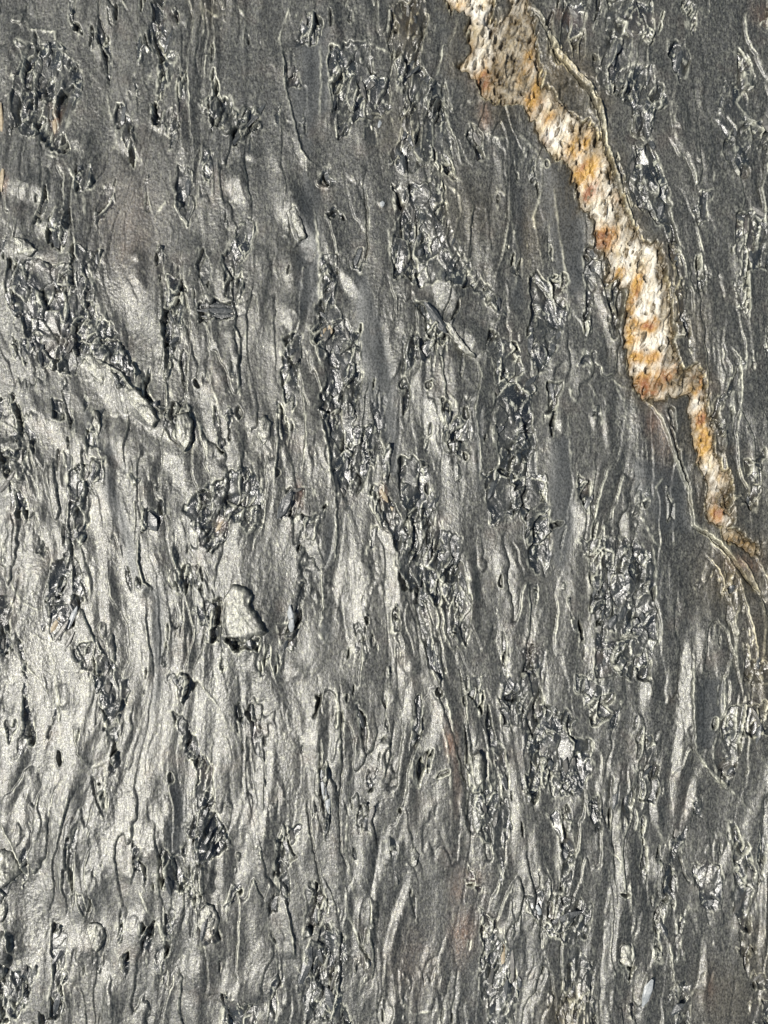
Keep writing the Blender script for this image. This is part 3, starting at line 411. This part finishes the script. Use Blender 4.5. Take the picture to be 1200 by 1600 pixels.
# ------------------------------------------------------------------ meshes
co = np.empty((NY, NX, 3), np.float32)
co[..., 0] = (X - 600) * S; co[..., 1] = (800 - Y) * S; co[..., 2] = H * S
co = co.reshape(-1, 3)
gxs, gys = np.meshgrid(np.arange(NX - 1), np.arange(NY - 1))
a = (gys * NX + gxs).ravel()
quads = np.stack([a, a + NX, a + NX + 1, a + 1], 1).astype(np.int32)
ATT = {'rough': brk, 'smooth': smooth, 'wear_glint': wear_glint, 'stain': stain, 'rust': rust}
def spots(lst):
    a_ = np.zeros(X.shape, np.float32)
    for x, y, rx, ry, s_ in lst:
        w = window(x - 3 * rx, y - 3 * ry, x + 3 * rx, y + 3 * ry)
        g = np.exp(-((WX[w] + .35 * (Y[w] - y) - x) / rx) ** 2 - ((WY[w] - y) / ry) ** 2) * s_; a_[w] = np.maximum(a_[w], g)
    return a_
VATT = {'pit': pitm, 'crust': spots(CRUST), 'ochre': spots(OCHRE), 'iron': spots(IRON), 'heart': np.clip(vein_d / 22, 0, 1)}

def mesh_from(name, sel, mat, atts, parent, kind=None):
    q = quads[sel]; u, inv = np.unique(q, return_inverse=True); inv = inv.reshape(-1).astype(np.int32)
    me = bpy.data.meshes.new(name); me.vertices.add(len(u)); me.loops.add(len(inv)); me.polygons.add(len(q))
    me.vertices.foreach_set('co', co[u].ravel())
    me.loops.foreach_set('vertex_index', inv)
    me.polygons.foreach_set('loop_start', np.arange(0, len(inv), 4, dtype=np.int32))
    me.polygons.foreach_set('loop_total', np.full(len(q), 4, np.int32))
    me.update(calc_edges=True)
    me.shade_smooth()
    for n, arr in atts.items():
        at = me.attributes.new(n, 'FLOAT', 'POINT'); at.data.foreach_set('value', arr.reshape(-1)[u].astype(np.float32))
    me.materials.append(mat)
    o = bpy.data.objects.new(name, me); sc.collection.objects.link(o); o.parent = parent
    return o

# ------------------------------------------------------------------ materials
def nt(name):
    m = bpy.data.materials.new(name); m.use_nodes = True; t = m.node_tree
    return m, t, t.nodes["Principled BSDF"]
class N:
    def __init__(s, t): s.t = t
    def new(s, k, **kw):
        n = s.t.nodes.new(k)
        for a_, v in kw.items(): setattr(n, a_, v)
        return n
    def put(s, sock, v):
        if isinstance(v, (int, float)): sock.default_value = v
        elif isinstance(v, tuple): sock.default_value = v
        else: s.t.links.new(v, sock)
    def math(s, op, a_, b=0.0, clamp=False):
        n = s.new('ShaderNodeMath', operation=op, use_clamp=clamp); s.put(n.inputs[0], a_); s.put(n.inputs[1], b); return n.outputs[0]
    def mix(s, f, a_, b):
        n = s.new('ShaderNodeMix', data_type='RGBA'); s.put(n.inputs[0], f); s.put(n.inputs[6], a_); s.put(n.inputs[7], b); return n.outputs[2]
    def attr(s, n_):
        n = s.new('ShaderNodeAttribute', attribute_name=n_); return n.outputs['Fac']
    def noise(s, vec, scale, detail=3, rough=.55, dist=0):
        n = s.new('ShaderNodeTexNoise'); n.inputs['Scale'].default_value = scale; n.inputs['Detail'].default_value = detail
        n.inputs['Roughness'].default_value = rough; n.inputs['Distortion'].default_value = dist; s.put(n.inputs['Vector'], vec); return n.outputs['Fac']
    def mr(s, v, a_, b, c, d):
        n = s.new('ShaderNodeMapRange'); n.clamp = True; s.put(n.inputs[0], v)
        for i, q_ in enumerate((a_, b, c, d)): n.inputs[1 + i].default_value = q_
        return n.outputs[0]
    def mapping(s, vec, scale, rot=0):
        n = s.new('ShaderNodeMapping'); s.put(n.inputs['Vector'], vec); n.inputs['Scale'].default_value = scale; n.inputs['Rotation'].default_value = (0, 0, rot); return n.outputs[0]

def c4(r, g, b): return (r, g, b, 1.)
def schist_material():
    m, t, p = nt('schist'); n = N(t)
    tc = n.new('ShaderNodeTexCoord').outputs['Object']
    st = n.mapping(tc, (1, .35, 1))
    big = n.noise(n.mapping(tc, (1, .45, 1)), 7, 4, .6)
    mid = n.noise(st, 60, 4, .6)
    fine = n.noise(st, 420, 3, .65)
    speck = n.noise(tc, 900, 2, .6)
    R = n.attr('rough'); Sm = n.attr('smooth'); W = n.attr('wear_glint'); St = n.attr('stain'); Ru = n.attr('rust')
    grey = n.mix(n.mr(big, .38, .62, 0, 1), c4(.047, .048, .043), c4(.070, .069, .060))
    grey = n.mix(n.mr(mid, .35, .7, 0, .5), grey, c4(.038, .041, .038))
    grey = n.mix(n.mr(fine, .50, .66, 0, .6), grey, c4(.18, .182, .145))
    grey = n.mix(n.mr(fine, .30, .46, .6, 0), grey, c4(.020, .022, .021))
    grey = n.mix(n.math('MULTIPLY', Sm, .75), grey, c4(.044, .048, .047))
    dark = n.mix(n.mr(mid, .4, .65, 0, 1), c4(.006, .008, .009), c4(.018, .022, .023))
    dark = n.mix(n.mr(speck, .60, .72, 0, .6), dark, c4(.16, .16, .14))
    glint_flecks = n.mr(n.noise(n.mapping(tc, (1, .5, 1), .25), 190, 3, .65), .585, .64, 0, .8)  # bright glints of the broken facets, painted as pale flecks
    dark = n.mix(glint_flecks, dark, c4(.34, .345, .28))
    c = n.mix(n.math('MULTIPLY', R, n.mr(n.noise(st, 34, 4, .6), .36, .50, .8, 1.0)), grey, dark)
    pinkn = n.noise(tc, 22, 4, .6)
    c = n.mix(n.mr(pinkn, .56, .75, 0, .35), c, c4(.115, .090, .070))
    c = n.mix(n.math('MULTIPLY', St, n.mr(fine, .3, .65, .35, 1.0)), c, c4(.066, .050, .024))
    c = n.mix(n.math('MULTIPLY', Ru, n.mr(fine, .35, .6, .3, 1.0), True), c, c4(.24, .12, .065))
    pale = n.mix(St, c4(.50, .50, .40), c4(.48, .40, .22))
    c = n.mix(n.math('MULTIPLY', W, n.mr(fine, .3, .6, .25, .85), True), c, pale)  # worn edges and painted highlights share this pale colour
    t.links.new(c, p.inputs['Base Color'])
    rg = n.mr(speck, .35, .65, .34, .57)
    rg = n.math('ADD', rg, n.math('MULTIPLY', Sm, .10)); rg = n.math('ADD', rg, n.math('MULTIPLY', W, .12))
    rg = n.math('SUBTRACT', rg, n.math('MULTIPLY', R, .12))
    t.links.new(rg, p.inputs['Roughness'])
    t.links.new(n.mr(R, 0, 1, 1.75, 1.7), p.inputs['IOR'])
    met = n.math('MULTIPLY', n.math('SUBTRACT', 1.0, R), n.mr(n.noise(n.mapping(tc, (1, .7, 1)), 560, 2, .6), .40, .62, .05, .75)); t.links.new(met, p.inputs['Metallic'])
    b1 = n.new('ShaderNodeBump'); b1.inputs['Distance'].default_value = .00052; b1.inputs['Strength'].default_value = .8
    hh = n.math('ADD', n.math('MULTIPLY', fine, .8), n.math('MULTIPLY', speck, .6))
    hh = n.math('MULTIPLY', hh, n.math('SUBTRACT', 1.0, n.math('MULTIPLY', Sm, .3)))
    t.links.new(hh, b1.inputs['Height']); t.links.new(b1.outputs[0], p.inputs['Normal'])
    return m

def quartz_material(name='quartz', shift=0.0):
    m, t, p = nt(name); n = N(t)
    tc = n.new('ShaderNodeTexCoord').outputs['Object']
    geo = n.new('ShaderNodeNewGeometry').outputs['Position']
    v = n.mapping(geo, (1, .6, 1), .4)
    a_ = n.noise(geo, 26, 4, .62); b = n.noise(v, 70, 4, .65); f = n.noise(v, 300, 4, .7); r_ = n.noise(geo, 15, 3, .55)
    Hh = n.attr('heart')
    c = n.mix(n.mr(b, .42, .7, 0, 1), c4(.58, .56, .49), c4(.38, .31, .18))
    Oc = n.attr('ochre'); Ir = n.attr('iron')
    mo = n.math('MULTIPLY', n.math('ADD', n.math('MULTIPLY', Oc, 1.9), n.mr(a_, .56, .70, 0, .35), True), n.mr(b, .30, .50, .3, 1.0))
    c = n.mix(mo, c, n.mix(n.mr(f, .35, .65, 0, 1), c4(.44, .28, .075), c4(.27, .14, .04)))
    mi = n.math('MULTIPLY', n.math('ADD', n.math('MULTIPLY', Ir, 1.9), n.mr(r_, .58, .70, 0, .5), True), n.mr(b, .38, .54, .2, .95))
    c = n.mix(mi, c, c4(.20, .078, .035))
    c = n.mix(n.mr(f, .52, .75, 0, .55), c, c4(.20, .14, .07))
    cr = n.attr('crust')
    c = n.mix(n.math('MULTIPLY', n.math('MULTIPLY', cr, 2.2, True), n.mr(b, .44, .60, 1.0, .45)), c, n.mix(n.mr(f, .4, .6, 0, 1), c4(.035, .028, .018), c4(.15, .115, .06)))
    c = n.mix(n.mr(n.noise(geo, 75, 5, .7), .57, .66, 0, .75), c, c4(.09, .072, .048))
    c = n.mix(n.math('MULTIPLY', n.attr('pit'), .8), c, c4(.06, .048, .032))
    edge = n.math('MULTIPLY', n.math('SUBTRACT', 1.0, n.mr(Hh, 0, .45, 0, 1)), n.mr(f, .3, .6, .5, 1.0))
    c = n.mix(edge, c, c4(.085, .060, .028))
    t.links.new(c, p.inputs['Base Color'])
    t.links.new(n.mr(f, .3, .7, .25, .55), p.inputs['Roughness'])
    b1 = n.new('ShaderNodeBump'); b1.inputs['Distance'].default_value = .0012; b1.inputs['Strength'].default_value = .7
    t.links.new(n.math('ADD', f, n.noise(geo, 800, 2)), b1.inputs['Height']); t.links.new(b1.outputs[0], p.inputs['Normal'])
    return m

def flake_material(name, ca, cb, rough_, metal=0.):
    m, t, p = nt(name); n = N(t)
    geo = n.new('ShaderNodeNewGeometry').outputs['Position']
    f = n.noise(geo, 260, 4, .65); g = n.noise(geo, 900, 2, .6)
    t.links.new(n.mix(n.mr(f, .35, .65, 0, 1), ca, cb), p.inputs['Base Color'])
    t.links.new(n.mr(g, .3, .7, rough_ - .06, rough_ + .15), p.inputs['Roughness'])
    p.inputs['Metallic'].default_value = metal; p.inputs['IOR'].default_value = 1.6
    b1 = n.new('ShaderNodeBump'); b1.inputs['Distance'].default_value = .0009; b1.inputs['Strength'].default_value = .7
    t.links.new(f, b1.inputs['Height']); t.links.new(b1.outputs[0], p.inputs['Normal'])
    return m
M_SCH = schist_material(); M_QZ = quartz_material()
M_CHIP = flake_material('dark_chip', c4(.020, .023, .024), c4(.060, .064, .062), .34)
M_GREY = flake_material('grey_chip', c4(.07, .07, .065), c4(.13, .125, .11), .42, .2)
M_PALE = flake_material('pale_flake', c4(.15, .165, .17), c4(.27, .285, .285), .45)
M_TAN = flake_material('tan_flake', c4(.17, .13, .08), c4(.30, .25, .16), .5)

root = bpy.data.objects.new('rock_face', None); sc.collection.objects.link(root)
root['label'] = 'dark grey layered schist rock face crossed by a rusty white quartz vein'
root['category'] = 'rock'

def islands(mask):
    """label connected cells of a boolean grid (runs joined row by row)"""
    lab = np.zeros(mask.shape, np.int32); par = [0]
    def find(a_):
        while par[a_] != a_: par[a_] = par[par[a_]]; a_ = par[a_]
        return a_
    prev = []
    for r_ in np.nonzero(mask.any(1))[0]:
        row = np.concatenate([[0], mask[r_].astype(np.int8), [0]]); dd = np.diff(row)
        runs = []
        for a_, b_ in zip(np.nonzero(dd == 1)[0], np.nonzero(dd == -1)[0]):
            l = 0
            for (pr, pa, pb, pl) in prev:
                if pr == r_ - 1 and pa < b_ and a_ < pb:
                    pl = find(pl)
                    if l == 0: l = pl
                    elif find(l) != pl: par[pl] = find(l)
            if l == 0: par.append(len(par)); l = len(par) - 1
            lab[r_, a_:b_] = l; runs.append((r_, a_, b_, l))
        prev = runs
    root_ = np.array([find(k_) for k_ in range(len(par))]); return root_[lab]
vgrid = (vein_d[:-1, :-1] + vein_d[1:, 1:]) > 0
vl = islands(vgrid); ids, cn = np.unique(vl[vl > 0], return_counts=True)
order = [k_ for c_, k_ in sorted(zip(cn, ids), reverse=True) if c_ > 120]
pgrid = patch[:-1, :-1].copy(); pgrid[vgrid] = 0
keep = np.zeros(pgrid.shape, np.int32); nk = 0
for k in range(1, len(ROUGH) + 1):
    m = pgrid == k
    if not m.any(): continue
    rr, cc = np.nonzero(m); r0, r1, c0, c1 = rr.min(), rr.max() + 1, cc.min(), cc.max() + 1
    l = islands(m[r0:r1, c0:c1]); u_, n_ = np.unique(l[l > 0], return_counts=True)
    for q_, cnt_ in zip(u_, n_):
        if cnt_ >= 90: nk += 1; keep[r0:r1, c0:c1][l == q_] = nk
big_v = np.isin(vl, order)
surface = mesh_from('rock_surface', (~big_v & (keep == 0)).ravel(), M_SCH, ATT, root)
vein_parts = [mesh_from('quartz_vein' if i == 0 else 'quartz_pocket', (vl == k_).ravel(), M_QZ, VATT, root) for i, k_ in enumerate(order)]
vein_o = vein_parts[0]; vein_o['label'] = 'white, ochre and rust stained quartz vein'
kr = keep.ravel(); so_ = np.argsort(kr, kind='stable'); bnd = np.searchsorted(kr[so_], np.arange(1, nk + 2))
for k in range(nk):
    sel_ = so_[bnd[k]:bnd[k + 1]]
    if len(sel_): mesh_from('fractured_patch', sel_, M_SCH, ATT, root)

# the slab's cut sides, down to the ground
def skirt():
    top = np.concatenate([np.arange(NX), np.arange(1, NY) * NX + NX - 1, (NY - 1) * NX + np.arange(NX - 2, -1, -1), np.arange(NY - 2, 0, -1) * NX])
    n_ = len(top); v = np.concatenate([co[top], co[top] * [1.03, 1.03, 0] + [0, 0, -.16]])
    f = [(i, i + n_, (i + 1) % n_ + n_, (i + 1) % n_) for i in range(n_)]
    me = bpy.data.meshes.new('rock_side'); me.from_pydata([tuple(map(float, q_)) for q_ in v], [], f); me.materials.append(M_SCH)
    o = bpy.data.objects.new('rock_side', me); sc.collection.objects.link(o); o.parent = root
skirt()

# ------------------------------------------------------------------ chips: separate angular pieces set in the broken bands
rnd = random.Random(7)
def knob(flat, hh):
    pts = [(flat[i], flat[i + 1]) for i in range(0, len(flat), 2)]
    ring = []                                       # outline resampled finely and roughened
    for i in range(len(pts)):
        (ax, ay), (bx, by) = pts[i], pts[(i + 1) % len(pts)]; m_ = max(2, int(math.hypot(bx - ax, by - ay) / 2.2))
        for k_ in range(m_): ring.append((ax + (bx - ax) * k_ / m_, ay + (by - ay) * k_ / m_))
    ring = np.array(ring); c_ = ring.mean(0); n_ = len(ring)
    base = hat(c_[0], c_[1])
    pv = Vector(((c_[0] - 600) * S, (800 - c_[1]) * S, 0)); hv = (cam.location - pv).normalized() + SUN_DIR
    sx, sy = -hv.x / hv.z, hv.y / hv.z
    vs = []; fs = []; prof = [(1.04, -7), (1.0, .25 * hh), (.96, .62 * hh), (.90, .86 * hh), (.82, hh)] + [(.72 - .08 * k_, hh * (1.02 + .01 * k_)) for k_ in range(9)]
    for sc_, z in prof:
        px = c_[0] + (ring[:, 0] - c_[0]) * sc_; py = c_[1] + (ring[:, 1] - c_[1]) * sc_
        top = min(1, max(0, z / hh)) ** 2
        nz = 1.1 * gn(px, py, 12, 14, 901) + .8 * gn(px, py, 5, 6, 902) + .4 * gn(px, py, 2.6, 3, 903)
        off = 1.5 * gn(px, py, 7, 8, 904) * (sc_ > .8)
        side = np.clip((px - c_[0]) / (np.abs(ring[:, 0] - c_[0]).max()) * .65 - (py - c_[1]) / (np.abs(ring[:, 1] - c_[1]).max()) * .35, 0, 1)
        zz_ = base + z * (1 - 1.0 * side) + nz * top + (sx * (px - c_[0]) + sy * (py - c_[1])) * top * (1 - side)
        for x_, y_, z_, o_ in zip(px, py, zz_, off): vs.append(((x_ + o_ - 600) * S, (800 - y_ + o_) * S, z_ * S))
    for l in range(len(prof) - 1):
        for i in range(n_):
            j_ = (i + 1) % n_; fs.append((l * n_ + i, (l + 1) * n_ + i, (l + 1) * n_ + j_, l * n_ + j_))
    fs.append(tuple((len(prof) - 1) * n_ + i for i in range(n_))[::-1])
    me = bpy.data.meshes.new('rock_knob'); me.from_pydata(vs, [], fs); me.shade_smooth(); me.materials.append(M_SCH)
    wa = me.attributes.new('wear_glint', 'FLOAT', 'POINT'); va_ = np.array([v_.co[:] for v_ in me.vertices]) / S
    wa.data.foreach_set('value', (.06 + .5 * np.clip(gn(va_[:, 0], va_[:, 1], 8, 10, 905) + .2, 0, 1)).astype(np.float32))
    bm_ = __import__('bmesh').new(); bm_.from_mesh(me); __import__('bmesh').ops.recalc_face_normals(bm_, faces=bm_.faces); bm_.to_mesh(me); bm_.free()
    o = bpy.data.objects.new('rock_knob', me); sc.collection.objects.link(o); o.parent = root
def chip_mesh(seed, flat=.35, mat=None):
    r = random.Random(seed); n_ = r.choice((5, 6, 7)); vs = []; fs = []
    for lvl, (y, w_) in enumerate(((-.5, .12), (-.28 + r.uniform(-.08, .08), .46), (.15 + r.uniform(-.1, .1), .5), (.5, .14))):
        for i in range(n_):
            a_ = 2 * math.pi * i / n_ + r.uniform(-.25, .25); rr = w_ * r.uniform(.75, 1.15)
            vs.append((rr * math.cos(a_), y + r.uniform(-.05, .05), flat * rr * 2 * math.sin(a_) * .6))
    for l in range(3):
        for i in range(n_):
            j = (i + 1) % n_; fs.append((l * n_ + i, l * n_ + j, (l + 1) * n_ + j, (l + 1) * n_ + i))
    fs.append(tuple(range(n_))[::-1]); fs.append(tuple(range(3 * n_, 4 * n_)))
    me = bpy.data.meshes.new('rock_chip'); me.from_pydata(vs, [], fs); me.materials.append(mat); return me
def hat(x, y):
    i = min(NX - 1, max(0, int(round(np.searchsorted(gx, x))))); j = min(NY - 1, max(0, int(np.searchsorted(gy, y))))
    return float(H[j, i])
def place(name, me, x, y, w_, l, ang, tilt, parent, lift=0., thick=None):
    o = bpy.data.objects.new(name, me); sc.collection.objects.link(o); o.parent = parent
    o.location = ((x - 600) * S, (800 - y) * S, (hat(x, y) + lift) * S)
    o.rotation_euler = Euler((tilt[0], tilt[1], ang), 'XYZ'); o.scale = (w_ * S, l * S, (thick or w_) * S)
    return o
for f_, h_ in LUMPS: knob(f_, h_ * (1 if h_ > 7.5 else .65))
dark = [chip_mesh(100 + i, .5, M_CHIP) for i in range(8)]
grey = [chip_mesh(200 + i, .5, M_GREY) for i in range(6)]
areas = []
for k, (t, flat, dep) in enumerate(ROUGH):
    pts = poly(t, flat)
    A = abs(sum(pts[i][0] * pts[i - 1][1] - pts[i - 1][0] * pts[i][1] for i in range(len(pts)))) / 2
    areas.append((k, pts, A))
tot = sum(q_[2] for q_ in areas); NCH = 270
for k, pts, A in areas:
    for c_ in range(int(round(NCH * A / tot + .2))):
        xs = [q_[0] for q_ in pts]; ys = [q_[1] for q_ in pts]
        for _ in range(40):
            x = rnd.uniform(min(xs), max(xs)); y = rnd.uniform(min(ys), max(ys))
            if poly_sdf(pts, np.array([x], np.float32), np.array([y], np.float32))[0] > 2 and 0 < x < 1200 and 0 < y < 1600: break
        else: continue
        w_ = rnd.uniform(6, 12); l = w_ * rnd.uniform(1.6, 3.4)
        me = rnd.choice(dark) if rnd.random() < .72 else rnd.choice(grey)
        place('rock_chip', me, x, y, w_, l, rnd.gauss(-.12, .35), (rnd.gauss(0, .22), rnd.gauss(0, .45)), root, lift=rnd.uniform(-2.5, .5))
for i, (x, y, w_, l, ang, col) in enumerate(FLAKES):
    me = chip_mesh(400 + i, .45, {'p': M_PALE, 't': M_TAN, 'd': M_CHIP, 'g': M_GREY}[col])
    place('rock_flake' if col != 't' else 'stained_flake', me, x, y, w_, l, ang, (0.05, -.15), root, lift=-.5 if col in 'pt' else .8, thick=w_ * .7)
qm = [chip_mesh(600 + i, .6, M_QZ) for i in range(8)]
cnt = 0
for _ in range(4000):
    x = rnd.uniform(700, 1150); y = rnd.uniform(0, 830)
    j = int(np.searchsorted(gy, y)); i = int(np.searchsorted(gx, x))
    if vein_d[j, i] > 3 and VATT['ochre'][j, i] < .25 and VATT['crust'][j, i] < .25 and cnt < 70:
        w_ = rnd.uniform(3.5, 7.5); l = w_ * rnd.uniform(2.4, 4.6); cnt += 1
        place('quartz_sliver', rnd.choice(qm), x, y, w_, l, rnd.gauss(-.38, .2), (rnd.gauss(0, .2), rnd.gauss(0, .4)), vein_o, lift=rnd.uniform(-2.5, .5))

# ------------------------------------------------------------------ ground under the slab
bpyg = bpy.data.meshes.new('ground'); g = 40; zz = -.158
bpyg.from_pydata([(-g, -g, zz), (g, -g, zz), (g, g, zz), (-g, g, zz)], [], [(0, 1, 2, 3)])
mg, tg, pg = nt('gravelly_soil'); ng = N(tg); tcg = ng.new('ShaderNodeTexCoord').outputs['Object']
fg = ng.noise(tcg, 60, 6, .65); tg.links.new(ng.mix(fg, c4(.05, .045, .04), c4(.20, .18, .15)), pg.inputs['Base Color'])
pg.inputs['Roughness'].default_value = .9
bg_ = ng.new('ShaderNodeBump'); bg_.inputs['Distance'].default_value = .02; tg.links.new(fg, bg_.inputs['Height']); tg.links.new(bg_.outputs[0], pg.inputs['Normal'])
bpyg.materials.append(mg); og = bpy.data.objects.new('ground', bpyg); sc.collection.objects.link(og); og['kind'] = 'structure'
